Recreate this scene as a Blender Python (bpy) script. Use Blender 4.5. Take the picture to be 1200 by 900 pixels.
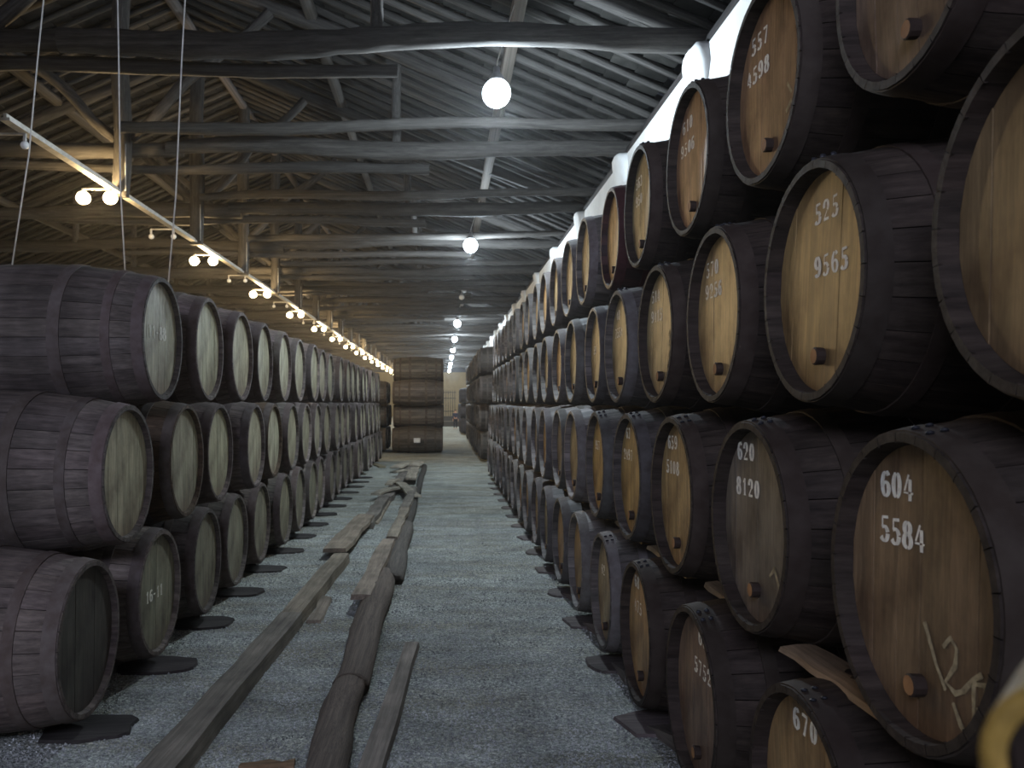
import bpy, bmesh, math, random
from mathutils import Vector, Matrix, Quaternion
random.seed(7)
PI = math.pi
for _o in list(bpy.data.objects):
    bpy.data.objects.remove(_o)
scene = bpy.context.scene
COL = scene.collection

# ------------------------------------------------------------------ camera
EYE = 1.79                      # eye height above the gravel; the aisle runs along +Y
cd = bpy.data.cameras.new('camera')
cam = bpy.data.objects.new('camera', cd)
COL.objects.link(cam)
cam.location = (0, 0, EYE)
cam.rotation_euler = (PI / 2, 0, 0)
cd.sensor_width = 36
cd.lens = 30
cd.shift_x = 80 / 1200
cd.shift_y = 22 / 1200
cd.clip_start = 0.05
cd.clip_end = 400
cd.dof.use_dof = True
cd.dof.focus_distance = 4.5
cd.dof.aperture_fstop = 5.0
scene.camera = cam

# ------------------------------------------------------------------ world, exposure
w = bpy.data.worlds.new('world')
scene.world = w
w.use_nodes = True
w.node_tree.nodes['Background'].inputs[0].default_value = (0.25, 0.3, 0.4, 1)
w.node_tree.nodes['Background'].inputs[1].default_value = 0.02
scene.view_settings.view_transform = 'Standard'
scene.view_settings.look = 'None'
scene.view_settings.gamma = 1
scene.view_settings.use_curve_mapping = False
scene.view_settings.exposure = 0.1
scene.cycles.use_denoising = True
scene.cycles.max_bounces = 6
scene.cycles.diffuse_bounces = 4
scene.cycles.glossy_bounces = 3
scene.cycles.sample_clamp_indirect = 4.0
scene.cycles.use_light_tree = True
# cool fill light at an unseen high window, assumed behind the camera
FILL_WIN = (-5.0, 0.2, 4.7, 7.1)
al = bpy.data.lights.new('window_fill', 'AREA')
al.shape = 'RECTANGLE'
al.size, al.size_y = FILL_WIN[1] - FILL_WIN[0], FILL_WIN[3] - FILL_WIN[2]
al.energy = 720
al.color = (0.68, 0.74, 1.0)
alo = bpy.data.objects.new('window_fill', al)
alo.location = ((FILL_WIN[0] + FILL_WIN[1]) / 2, -6.45, (FILL_WIN[2] + FILL_WIN[3]) / 2)
alo.rotation_euler = (PI / 2, 0, 0)
COL.objects.link(alo)
COOL = (0.74, 0.88, 1.0)
WARM = (1.0, 0.70, 0.34)
COOL_POWER = 620.0              # watts of each hanging globe
WARM_POWER = 310.0              # watts of each twin lamp on the track


# ------------------------------------------------------------------ materials
class NT:
    def __init__(s, name):
        s.m = bpy.data.materials.new(name)
        s.m.use_nodes = True
        s.t = s.m.node_tree
        s.b = s.t.nodes['Principled BSDF']

    def n(s, typ, **kw):
        x = s.t.nodes.new(typ)
        for k, v in kw.items():
            setattr(x, k, v)
        return x

    def l(s, a, b):
        s.t.links.new(a, b)

    def math(s, op, a, b=None):
        x = s.n('ShaderNodeMath', operation=op)
        for i, v in enumerate((a, b)):
            if v is None:
                continue
            if isinstance(v, (int, float)):
                x.inputs[i].default_value = v
            else:
                s.l(v, x.inputs[i])
        return x.outputs[0]

    def ramp(s, fac, stops):
        r = s.n('ShaderNodeValToRGB')
        el = r.color_ramp.elements
        while len(el) < len(stops):
            el.new(0.5)
        for e, (p, c) in zip(el, stops):
            e.position = p
            e.color = (c, c, c, 1) if isinstance(c, (int, float)) else (*c, 1)
        s.l(fac, r.inputs[0])
        return r.outputs[0]

    def mul(s, a, b, fac=1.0, mode='MULTIPLY'):
        x = s.n('ShaderNodeMix', data_type='RGBA', blend_type=mode)
        if isinstance(fac, (int, float)):
            x.inputs[0].default_value = fac
        else:
            s.l(fac, x.inputs[0])
        for i, v in ((6, a), (7, b)):
            if isinstance(v, tuple):
                x.inputs[i].default_value = (*v, 1)
            else:
                s.l(v, x.inputs[i])
        return x.outputs[2]

    def coords(s, scale, rnd=7.0):
        tc = s.n('ShaderNodeTexCoord')
        oi = s.n('ShaderNodeObjectInfo')
        mp = s.n('ShaderNodeMapping')
        mp.inputs['Scale'].default_value = scale
        s.l(tc.outputs['Object'], mp.inputs[0])
        c = s.n('ShaderNodeVectorMath', operation='ADD')
        s.l(mp.outputs[0], c.inputs[0])
        cb = s.n('ShaderNodeCombineXYZ')
        v = s.math('MULTIPLY', oi.outputs['Random'], rnd)
        for i in range(3):
            s.l(v, cb.inputs[i])
        s.l(cb.outputs[0], c.inputs[1])
        return c.outputs[0], oi, tc

    def noise(s, vec, scale, detail=5, rough=0.6):
        x = s.n('ShaderNodeTexNoise')
        x.inputs['Scale'].default_value = scale
        x.inputs['Detail'].default_value = detail
        x.inputs['Roughness'].default_value = rough
        if vec is not None:
            s.l(vec, x.inputs['Vector'])
        return x.outputs['Fac']

    def bump(s, h, strength=0.3, dist=0.01):
        x = s.n('ShaderNodeBump')
        x.inputs['Strength'].default_value = strength
        x.inputs['Distance'].default_value = dist
        s.l(h, x.inputs['Height'])
        s.l(x.outputs[0], s.b.inputs['Normal'])

    def out(s, col, rough=0.7, metal=0.0, spec=0.3):
        if isinstance(col, tuple):
            s.b.inputs['Base Color'].default_value = (*col, 1)
        else:
            s.l(col, s.b.inputs['Base Color'])
        if isinstance(rough, (int, float)):
            s.b.inputs['Roughness'].default_value = rough
        else:
            s.l(rough, s.b.inputs['Roughness'])
        s.b.inputs['Metallic'].default_value = metal
        s.b.inputs['Specular IOR Level'].default_value = spec
        return s.m


def wood_mat(name, scale, lo=0.45, hi=1.25, rough=0.65, spec=0.3, blotch=0.5, bump=0.25, fine=3.0):
    """Weathered wood tinted by the object's own colour; the grain runs along the axis with the small scale."""
    t = NT(name)
    v, oi, tc = t.coords(scale)
    g = t.noise(v, 1.0, 8, 0.65)
    f = t.noise(v, fine, 4, 0.7)
    bl = t.noise(tc.outputs['Object'], 3.2, 3, 0.5)
    a = t.ramp(g, [(0.28, lo), (0.72, hi)])
    c = t.mul(oi.outputs['Color'], a)
    c = t.mul(c, t.ramp(f, [(0.3, 0.72), (0.7, 1.15)]))
    c = t.mul(c, t.ramp(bl, [(0.3, 1 - blotch), (0.65, 1.1)]))
    t.bump(g, bump, 0.01)
    return t.out(c, rough, 0, spec)


def lathe_wood_mat(name, n=26, spec=0.3, rough=0.6):
    """Barrel body far off: staves around the barrel's own axis (local x)."""
    t = NT(name)
    v, oi, tc = t.coords((2.0, 14, 14))
    sp = t.n('ShaderNodeSeparateXYZ')
    t.l(tc.outputs['Object'], sp.inputs[0])
    ang = t.math('ARCTAN2', sp.outputs[1], sp.outputs[2])
    k = t.math('ADD', t.math('MULTIPLY', ang, n / (2 * PI)), t.math('MULTIPLY', oi.outputs['Random'], 30.0))
    fr = t.math('FRACT', k)
    wn = t.n('ShaderNodeTexWhiteNoise', noise_dimensions='1D')
    t.l(t.math('FLOOR', k), wn.inputs['W'])
    joint = t.math('MINIMUM', fr, t.math('SUBTRACT', 1.0, fr))
    c = t.mul(oi.outputs['Color'], t.ramp(wn.outputs['Value'], [(0, 0.6), (1, 1.3)]))
    c = t.mul(c, t.ramp(t.noise(v, 1.0, 6), [(0.3, 0.5), (0.7, 1.25)]))
    c = t.mul(c, t.ramp(joint, [(0.0, 0.35), (0.06, 1.0)]))
    t.bump(t.ramp(joint, [(0.0, 0.0), (0.08, 1.0)]), 0.3, 0.006)
    return t.out(c, rough, 0, spec)


def head_mat(name, planks=False):
    t = NT(name)
    v, oi, tc = t.coords((3, 16, 1.6))
    g = t.noise(v, 1.0, 8, 0.65)
    f = t.noise(v, 4.0, 4, 0.7)
    bl = t.noise(tc.outputs['Object'], 4.5, 4, 0.6)
    c = t.mul(oi.outputs['Color'], t.ramp(g, [(0.25, 0.55), (0.7, 1.3)]))
    c = t.mul(c, t.ramp(f, [(0.3, 0.8), (0.7, 1.12)]))
    c = t.mul(c, t.ramp(bl, [(0.3, (0.55, 0.5, 0.5)), (0.6, (1.1, 1.1, 1.1))]))
    sp = t.n('ShaderNodeSeparateXYZ')
    t.l(tc.outputs['Object'], sp.inputs[0])
    # old wine stain around and under the bung, part of the wood
    st = t.math('ADD', sp.outputs[2], t.math('MULTIPLY', t.noise(tc.outputs['Object'], 6.0, 3), 0.16))
    c = t.mul(c, t.ramp(t.math('ADD', st, 0.55), [(0.22, (0.62, 0.5, 0.5)), (0.42, (1, 1, 1))]))
    if planks:
        fr = t.math('FRACT', t.math('MULTIPLY', sp.outputs[1], 9.0))
        j = t.math('MINIMUM', fr, t.math('SUBTRACT', 1.0, fr))
        c = t.mul(c, t.ramp(j, [(0, 0.5), (0.05, 1.0)]))
    t.bump(g, 0.2, 0.006)
    return t.out(c, 0.5, 0, 0.35)


def iron_mat(name):
    t = NT(name)
    v, oi, tc = t.coords((6, 6, 6))
    g = t.noise(v, 2.0, 6)
    c = t.mul(oi.outputs['Color'], t.ramp(g, [(0.3, (0.7, 0.62, 0.58)), (0.7, (1.2, 1.2, 1.2))]))
    t.bump(g, 0.15, 0.004)
    return t.out(c, 0.8, 0.1, 0.2)


def plain(name, col, rough=0.6, metal=0.0, spec=0.3, amount=0.25, scale=12):
    t = NT(name)
    v, oi, tc = t.coords((1, 1, 1))
    g = t.noise(v, scale, 4)
    c = t.mul(tuple(col), t.ramp(g, [(0.3, 1 - amount), (0.7, 1 + amount)]))
    return t.out(c, rough, metal, spec)


def emit(name, col, strength):
    t = NT(name)
    t.b.inputs['Base Color'].default_value = (0.9, 0.9, 0.9, 1)
    t.b.inputs['Emission Color'].default_value = (*col, 1)
    t.b.inputs['Emission Strength'].default_value = strength
    return t.m


def gravel_mat():
    t = NT('gravel_floor')
    tc = t.n('ShaderNodeTexCoord')
    o = tc.outputs['Object']
    vo = t.n('ShaderNodeTexVoronoi')
    vo.inputs['Scale'].default_value = 55
    t.l(o, vo.inputs['Vector'])
    big = t.noise(o, 0.9, 5, 0.6)
    mid = t.noise(o, 5.0, 5, 0.7)
    grit = t.noise(o, 38.0, 4, 0.8)
    fine = t.noise(o, 110.0, 3, 0.8)
    c = t.ramp(grit, [(0.3, (0.10, 0.106, 0.10)), (0.5, (0.38, 0.40, 0.385)), (0.68, (0.86, 0.88, 0.85))])
    c = t.mul(c, t.ramp(fine, [(0.32, 0.45), (0.66, 1.4)]))
    c = t.mul(c, t.ramp(big, [(0.35, (0.72, 0.72, 0.68)), (0.65, (1.1, 1.08, 1.0))]))
    c = t.mul(c, t.ramp(mid, [(0.3, 0.7), (0.6, 1.1)]))
    mp = t.n('ShaderNodeMapping')
    mp.inputs['Scale'].default_value = (0.5, 2.2, 1)
    t.l(o, mp.inputs[0])
    band = t.noise(mp.outputs[0], 1.3, 4, 0.6)
    c = t.mul(c, t.ramp(band, [(0.35, (0.80, 0.76, 0.68)), (0.6, (1.08, 1.1, 1.12))]))
    h = t.math('ADD', grit, t.math('MULTIPLY', vo.outputs['Distance'], 0.6))
    h = t.math('ADD', h, t.math('MULTIPLY', mid, 1.5))
    t.bump(h, 0.9, 0.02)
    return t.out(c, 0.95, 0, 0.15)


def plaster_mat(name, col):
    t = NT(name)
    tc = t.n('ShaderNodeTexCoord')
    a = t.noise(tc.outputs['Object'], 1.6, 5)
    b = t.noise(tc.outputs['Object'], 14, 5, 0.7)
    c = t.mul(tuple(col), t.ramp(a, [(0.3, 0.86), (0.6, 1.03)]))
    t.bump(t.math('ADD', a, t.math('MULTIPLY', b, 0.4)), 0.5, 0.03)
    return t.out(c, 0.9, 0, 0.2)


M_STAVE = wood_mat('oak_stave', (2.2, 26, 26), lo=0.4, hi=1.4, rough=0.75, spec=0.15)
M_BODY = lathe_wood_mat('oak_barrel_body')
M_BOARD = head_mat('oak_head_board')
M_HEAD = head_mat('oak_head_planked', True)
M_IRON = iron_mat('dark_hoop_iron')
M_BUNG = plain('cork_bung', (0.34, 0.17, 0.07), 0.8)
M_PAINT = plain('stencil_white_paint', (0.97, 0.93, 0.82), 0.7, amount=0.2, scale=60)
M_CHALK = plain('chalk', (0.40, 0.33, 0.20), 0.9, amount=0.4, scale=50)
M_BEAM = wood_mat('old_roof_timber', (14, 2.5, 2.5), lo=0.5, hi=1.3, rough=0.8, spec=0.2, blotch=0.35, bump=0.5)
M_TILE = wood_mat('clay_tile_underside', (2, 3, 3), lo=0.5, hi=1.3, rough=0.9, spec=0.1)
M_PLANK = wood_mat('weathered_plank', (1.2, 22, 22), lo=0.55, hi=1.25, rough=0.85, spec=0.15, blotch=0.35, bump=0.5)
M_GRAVEL = gravel_mat()
M_PEBBLE = wood_mat('gravel_stone', (60, 60, 60), lo=0.25, hi=1.9, rough=0.9, spec=0.15, blotch=0.6)
M_WALL = plaster_mat('white_plaster', (0.82, 0.83, 0.82))
M_OCHRE = plaster_mat('ochre_plaster', (0.34, 0.26, 0.14))
M_DARKBOARD = plain('dark_boards', (0.05, 0.05, 0.06), 0.8)
M_STEEL = plain('painted_steel', (0.45, 0.44, 0.42), 0.5, 0.3)
M_DARKSTEEL = plain('dark_steel', (0.03, 0.03, 0.035), 0.5, 0.4)
M_WIRE = plain('pale_cord', (0.62, 0.60, 0.55), 0.7)
M_CAP = plain('lamp_cap', (0.30, 0.30, 0.32), 0.45, 0.4)
M_COOL = emit('cool_lamp_glow', (0.8, 0.92, 1.0), 9)
M_WARM = emit('warm_lamp_glow', (1.0, 0.82, 0.5), 9)
M_OFF = plain('unlit_glass', (0.85, 0.85, 0.82), 0.25, 0, 0.5, 0.03)
M_PAPER = plain('paper_label', (0.75, 0.75, 0.72), 0.8)


# ------------------------------------------------------------------ helpers
def mesh_of(name, verts, faces, mat=None, smooth=False):
    me = bpy.data.meshes.new(name)
    me.from_pydata([tuple(v) for v in verts], [], faces)
    if mat:
        me.materials.append(mat)
    if smooth:
        me.shade_smooth()
    me.update()
    return me


def obj(name, me, parent=None, loc=(0, 0, 0), rot=(0, 0, 0), scale=(1, 1, 1), color=None):
    o = bpy.data.objects.new(name, me)
    COL.objects.link(o)
    if parent is not None:
        o.parent = parent
    o.location = loc
    o.rotation_euler = rot
    o.scale = scale
    if color is not None:
        o.color = (*color, 1)
    return o


def tag(o, label, cat, group=None):
    o['label'] = label
    o['category'] = cat
    if group:
        o['group'] = group
    return o


def thing(name, label, cat, loc=(0, 0, 0), rotz=0.0, group=None):
    o = bpy.data.objects.new(name, None)
    o.empty_display_size = 0.1
    COL.objects.link(o)
    o.location = loc
    o.rotation_euler = (0, 0, rotz)
    return tag(o, label, cat, group)


def struct(o):
    o['kind'] = 'structure'
    return o


def lathe(profile, n, closed=False, axis='x'):
    """profile: (x, r) pairs turned about the x axis."""
    vs, fs = [], []
    m = len(profile)
    for (x, r) in profile:
        for j in range(n):
            a = 2 * PI * j / n
            vs.append((x, r * math.sin(a), r * math.cos(a)) if axis == 'x' else (r * math.sin(a), r * math.cos(a), x))
    rng = m if closed else m - 1
    for i in range(rng):
        k = (i + 1) % m
        for j in range(n):
            j2 = (j + 1) % n
            f = (i * n + j, i * n + j2, k * n + j2, k * n + j)
            fs.append(f if axis == 'x' else f[::-1])
    return vs, fs


def box_geo(x0, x1, y0, y1, z0, z1):
    v = [(x0, y0, z0), (x1, y0, z0), (x1, y1, z0), (x0, y1, z0), (x0, y0, z1), (x1, y0, z1), (x1, y1, z1), (x0, y1, z1)]
    f = [(0, 3, 2, 1), (4, 5, 6, 7), (0, 1, 5, 4), (1, 2, 6, 5), (2, 3, 7, 6), (3, 0, 4, 7)]
    return v, f


def merge(parts):
    V, F = [], []
    for v, f in parts:
        k = len(V)
        V += list(v)
        F += [tuple(i + k for i in q) for q in f]
    return V, F


def sphere_geo(r, n=10, m=6, c=(0, 0, 0)):
    prof = [(-r * math.cos(PI * i / m), r * math.sin(PI * i / m) + (1e-4 if i in (0, m) else 0)) for i in range(m + 1)]
    v, f = lathe(prof, n)
    return [(a + c[0], b + c[1], d + c[2]) for a, b, d in v], f


def log_mesh(name, seed, mat, n=10, segs=22, wob=0.16, bend=0.35, square=0.0):
    """A rough-hewn log: unit length along x, unit radius, wandering and knotty."""
    rr = random.Random(seed)
    ph = [rr.uniform(0, 6.3) for _ in range(8)]
    vs, fs = [], []
    for i in range(segs + 1):
        t = i / segs
        cy = bend * (math.sin(2.1 * PI * t + ph[0]) - math.sin(ph[0])) * 0.6 + 0.15 * math.sin(9 * t + ph[1])
        cz = bend * (math.sin(2.6 * PI * t + ph[2]) - math.sin(ph[2])) * 0.6 + 0.15 * math.sin(11 * t + ph[3])
        R = 1 + wob * 0.6 * math.sin(7 * t + ph[4]) + wob * rr.uniform(-0.5, 0.5)
        for j in range(n):
            a = 2 * PI * j / n
            r = R * (1 + wob * 0.4 * math.sin(2 * a + ph[5] + t * 3) + rr.uniform(-0.04, 0.04))
            y, z = math.sin(a), math.cos(a)
            if square:
                k = max(abs(y), abs(z))
                y, z = y * (1 - square) + square * y / k, z * (1 - square) + square * z / k
            vs.append((t, cy + r * y, cz + r * z))
    for i in range(segs):
        for j in range(n):
            j2 = (j + 1) % n
            fs.append((i * n + j, i * n + j2, (i + 1) * n + j2, (i + 1) * n + j))
    fs.append(tuple(range(n))[::-1])
    fs.append(tuple(segs * n + j for j in range(n)))
    return mesh_of(name, vs, fs, mat, smooth=True)


def between(name, me, p0, p1, r, parent=None, color=None, roll=0.0, rz=None):
    p0, p1 = Vector(p0), Vector(p1)
    d = p1 - p0
    q = d.to_track_quat('X', 'Z')
    if roll:
        q = q @ Quaternion((1, 0, 0), roll)
    o = obj(name, me, parent, p0, (0, 0, 0), (d.length, r, rz or r), color)
    o.rotation_mode = 'QUATERNION'
    o.rotation_quaternion = q
    return o


def tube_mesh(name, pts, r, mat, n=6):
    """A thin tube through pts, with proper thickness."""
    vs, fs = [], []
    pts = [Vector(p) for p in pts]
    for i, p in enumerate(pts):
        d = (pts[min(i + 1, len(pts) - 1)] - pts[max(i - 1, 0)]).normalized()
        u = d.orthogonal().normalized()
        if i:
            u = (pu - d * pu.dot(d)).normalized()
        pu = u
        v = d.cross(u)
        for j in range(n):
            a = 2 * PI * j / n
            vs.append(p + r * (math.cos(a) * u + math.sin(a) * v))
    for i in range(len(pts) - 1):
        for j in range(n):
            j2 = (j + 1) % n
            fs.append((i * n + j, i * n + j2, (i + 1) * n + j2, (i + 1) * n + j))
    fs.append(tuple(range(n))[::-1])
    fs.append(tuple((len(pts) - 1) * n + j for j in range(n)))
    return mesh_of(name, vs, fs, mat, True)


ORD = ['first', 'second', 'third', 'fourth', 'fifth', 'sixth', 'seventh', 'eighth', 'ninth', 'tenth', 'eleventh', 'twelfth',
       'thirteenth', 'fourteenth', 'fifteenth', 'sixteenth', 'seventeenth', 'eighteenth', 'nineteenth', 'twentieth',
       'twenty-first', 'twenty-second', 'twenty-third', 'twenty-fourth', 'twenty-fifth', 'twenty-sixth', 'twenty-seventh', 'twenty-eighth']

# ------------------------------------------------------------------ the hall
XR, XL, XRIDGE = 3.0, -13.7, -5.35         # right wall, left wall, ridge
Y0, Y1 = -6.0, 112.0                       # wall behind the camera, far end wall
SL = 0.445                                 # roof pitch
WALL_TOP = EYE + 4.08
RAF = EYE + 4.34                           # rafter height over the side walls


def roof_z(x):
    return RAF + SL * ((XR - x) if x > XRIDGE else (x - XL))


struct(obj('floor', mesh_of('floor', *box_geo(XL, XR, Y0, Y1, -0.2, 0), M_GRAVEL)))
wall_r = struct(obj('wall_right', mesh_of('wall_right', *box_geo(XR, XR + 0.5, Y0, Y1, -0.2, WALL_TOP), M_WALL)))
struct(obj('wall_left', mesh_of('wall_left', *box_geo(XL - 0.5, XL, Y0, Y1, -0.2, WALL_TOP), M_WALL)))
struct(obj('wall_front', mesh_of('wall_front', *merge([box_geo(XL - 0.5, FILL_WIN[0], Y0 - 0.4, Y0, -0.2, EYE + 8.6), box_geo(FILL_WIN[1], XR + 0.5, Y0 - 0.4, Y0, -0.2, EYE + 8.6),
                                                       box_geo(FILL_WIN[0], FILL_WIN[1], Y0 - 0.4, Y0, -0.2, FILL_WIN[2]), box_geo(FILL_WIN[0], FILL_WIN[1], Y0 - 0.4, Y0, FILL_WIN[3], EYE + 8.6)]), M_WALL)))
struct(obj('fill_window', mesh_of('fill_window', *merge([box_geo(x - 0.03, x + 0.03, Y0 - 0.2, Y0 - 0.12, FILL_WIN[2], FILL_WIN[3]) for x in (-4.97, -3.7, -2.4, -1.1, 0.17)]
                                                  + [box_geo(FILL_WIN[0], FILL_WIN[1], Y0 - 0.2, Y0 - 0.12, z - 0.03, z + 0.03) for z in (4.73, 5.9, 7.07)]), M_DARKBOARD)))  # frame of the unseen window, put in to carry the cool fill light
wall_b = struct(obj('wall_back', mesh_of('wall_back', *box_geo(XL - 0.5, XR + 0.5, Y1, Y1 + 0.4, -0.2, EYE + 4.0), M_OCHRE)))
gv = [(XL - 0.5, Y1, EYE + 4.0), (XR + 0.5, Y1, EYE + 4.0), (XR + 0.5, Y1, RAF + 0.2), (XRIDGE, Y1, roof_z(XRIDGE) + 0.3), (XL - 0.5, Y1, RAF + 0.2)]
gv += [(a, b + 0.4, c) for a, b, c in gv]
gf = [(0, 1, 2, 3, 4), (9, 8, 7, 6, 5)] + [(i, i + 5, (i + 1) % 5 + 5, (i + 1) % 5) for i in range(5)]
obj('gable_boarding', mesh_of('gable_boarding', gv, gf, M_DARKBOARD), wall_b)

# roof deck (the outer skin), rafters and tile courses hung under it
dv = []
for y in (Y0 - 0.4, Y1 + 0.4):
    for dz in (0.2, 0.27):
        dv += [(XL - 0.8, y, roof_z(XL) - 0.35 + dz), (XRIDGE, y, roof_z(XRIDGE) + dz), (XR + 0.8, y, roof_z(XR) - 0.35 + dz)]
dfc = [(0, 1, 7, 6), (1, 2, 8, 7), (3, 9, 10, 4), (4, 10, 11, 5), (0, 3, 4, 1), (1, 4, 5, 2), (6, 7, 10, 9), (7, 8, 11, 10), (0, 6, 9, 3), (2, 5, 11, 8)]
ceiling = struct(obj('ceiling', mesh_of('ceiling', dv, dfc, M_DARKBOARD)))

RAFTER_MESH = [log_mesh('rafter', 40 + i, M_BEAM, n=7, segs=9, wob=0.12, bend=0.3, square=0.5) for i in range(4)]
rys = []
y = Y0 + 0.3
while y < Y1 - 0.2:
    rys.append(y + random.uniform(-0.05, 0.05))
    y += 0.5


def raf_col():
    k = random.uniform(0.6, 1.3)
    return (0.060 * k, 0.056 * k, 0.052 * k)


far_raf = []
n_raf = 0
for i, y in enumerate(rys):
    for sgn in (1, -1):
        xe = XR + 0.1 if sgn > 0 else XL - 0.1
        p0 = Vector((xe, y, roof_z(XR) - 0.04 - random.uniform(0, 0.02)))
        p1 = Vector((XRIDGE, y + random.uniform(-0.08, 0.08), roof_z(XRIDGE) - 0.02))
        if 4.0 < y and n_raf < 290:
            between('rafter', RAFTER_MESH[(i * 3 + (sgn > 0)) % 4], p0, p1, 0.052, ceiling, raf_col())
            n_raf += 1
        else:
            far_raf.append((p0, p1))
V, F = [], []
for p0, p1 in far_raf:
    d = (p1 - p0)
    k = len(V)
    for j in range(5):
        p = p0 + d * (j / 4) + Vector((0, random.uniform(-0.02, 0.02), random.uniform(-0.015, 0.01)))
        V += [p + Vector((0, -0.05, -0.05)), p + Vector((0, 0.05, -0.05)), p + Vector((0, 0.05, 0.05)), p + Vector((0, -0.05, 0.05))]
    for j in range(4):
        for q in range(4):
            q2 = (q + 1) % 4
            F.append((k + j * 4 + q, k + j * 4 + q2, k + j * 4 + 4 + q2, k + j * 4 + 4 + q))
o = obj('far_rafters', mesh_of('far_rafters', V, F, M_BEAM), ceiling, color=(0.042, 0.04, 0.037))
o['kind'] = 'stuff'

# tile courses between the rafters: overlapping pieces, each tilted on the one below
TL = 0.36
slope_len = math.hypot(XR - XRIDGE, SL * (XR - XRIDGE))
ncourse = int(slope_len / TL)
tang = math.atan(SL)
tile_me = mesh_of('roof_tile', *merge([box_geo(-TL * 0.62, TL * 0.62, -0.235, -0.005, -0.012, 0.012), box_geo(-TL * 0.62, TL * 0.62, 0.005, 0.235, -0.004, 0.020)]), M_TILE)
tv, tf = box_geo(-TL * 0.62, TL * 0.62, -0.24, 0.24, -0.012, 0.012)
V, F = [], []
n_tile = 0
for i in range(len(rys) - 1):
    ym = (rys[i] + rys[i + 1]) / 2
    for sgn in (1, -1):
        for c in range(ncourse):
            s = (c + 0.5) * TL
            x = (XR - s * math.cos(tang)) if sgn > 0 else (XL + s * math.cos(tang))
            z = roof_z(XR) + s * math.sin(tang) + 0.07 + random.uniform(-0.006, 0.006)
            tilt = tang - 0.09 + random.uniform(-0.02, 0.02)
            rot = (0, tilt if sgn > 0 else -tilt, random.uniform(-0.03, 0.03))
            if sgn > 0 and 9.5 < ym < 15.6 and n_tile < 295 and c < 25:
                k = random.uniform(0.5, 1.35)
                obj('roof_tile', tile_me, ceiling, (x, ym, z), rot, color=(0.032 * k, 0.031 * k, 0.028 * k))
                n_tile += 1
            else:
                mt = Matrix.Translation((x, ym, z)) @ Matrix.Rotation(rot[1], 4, 'Y')
                k = len(V)
                V += [mt @ Vector(q) for q in tv]
                F += [tuple(a + k for a in q) for q in tf]
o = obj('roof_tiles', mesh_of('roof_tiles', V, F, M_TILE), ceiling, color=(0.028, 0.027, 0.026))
o['kind'] = 'stuff'

# wall plates on the side walls
PLATE = log_mesh('wall_plate', 61, M_BEAM, n=8, segs=60, wob=0.12, bend=0.2, square=0.6)
between('wall_plate', PLATE, (XR + 0.07, Y0, WALL_TOP + 0.075), (XR + 0.07, Y1, WALL_TOP + 0.075), 0.075, wall_r, (0.05, 0.045, 0.045))

# ------------------------------------------------------------------ roof trusses
TIE = [log_mesh('tie_beam', 70 + i, M_BEAM, n=12, segs=26, wob=0.16, bend=0.5, square=0.25) for i in range(5)]
POST = [log_mesh('king_post', 80 + i, M_BEAM, n=10, segs=10, wob=0.07, bend=0.1, square=0.85) for i in range(3)]
STRUT = [log_mesh('strut', 90 + i, M_BEAM, n=9, segs=14, wob=0.15, bend=0.9, square=0.2) for i in range(4)]
TZ = EYE + 4.25


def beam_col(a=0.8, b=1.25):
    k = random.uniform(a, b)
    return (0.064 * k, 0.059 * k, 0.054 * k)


def corbel_mesh(seed):
    rr = random.Random(seed)
    v, f = sphere_geo(1, 12, 8)
    sq = lambda q: math.copysign(abs(q) ** 0.55, q)
    v = [(sq(a) * (0.13 + 0.11 * c) * (1 + rr.uniform(-.05, .05)), sq(b) * (0.42 - 0.1 * abs(c)) * (1 + rr.uniform(-.04, .04)), sq(c) * 0.30 * (1 + rr.uniform(-.05, .05))) for a, b, c in v]
    return mesh_of('plaster_corbel', v, f, M_WALL, True)


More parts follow.
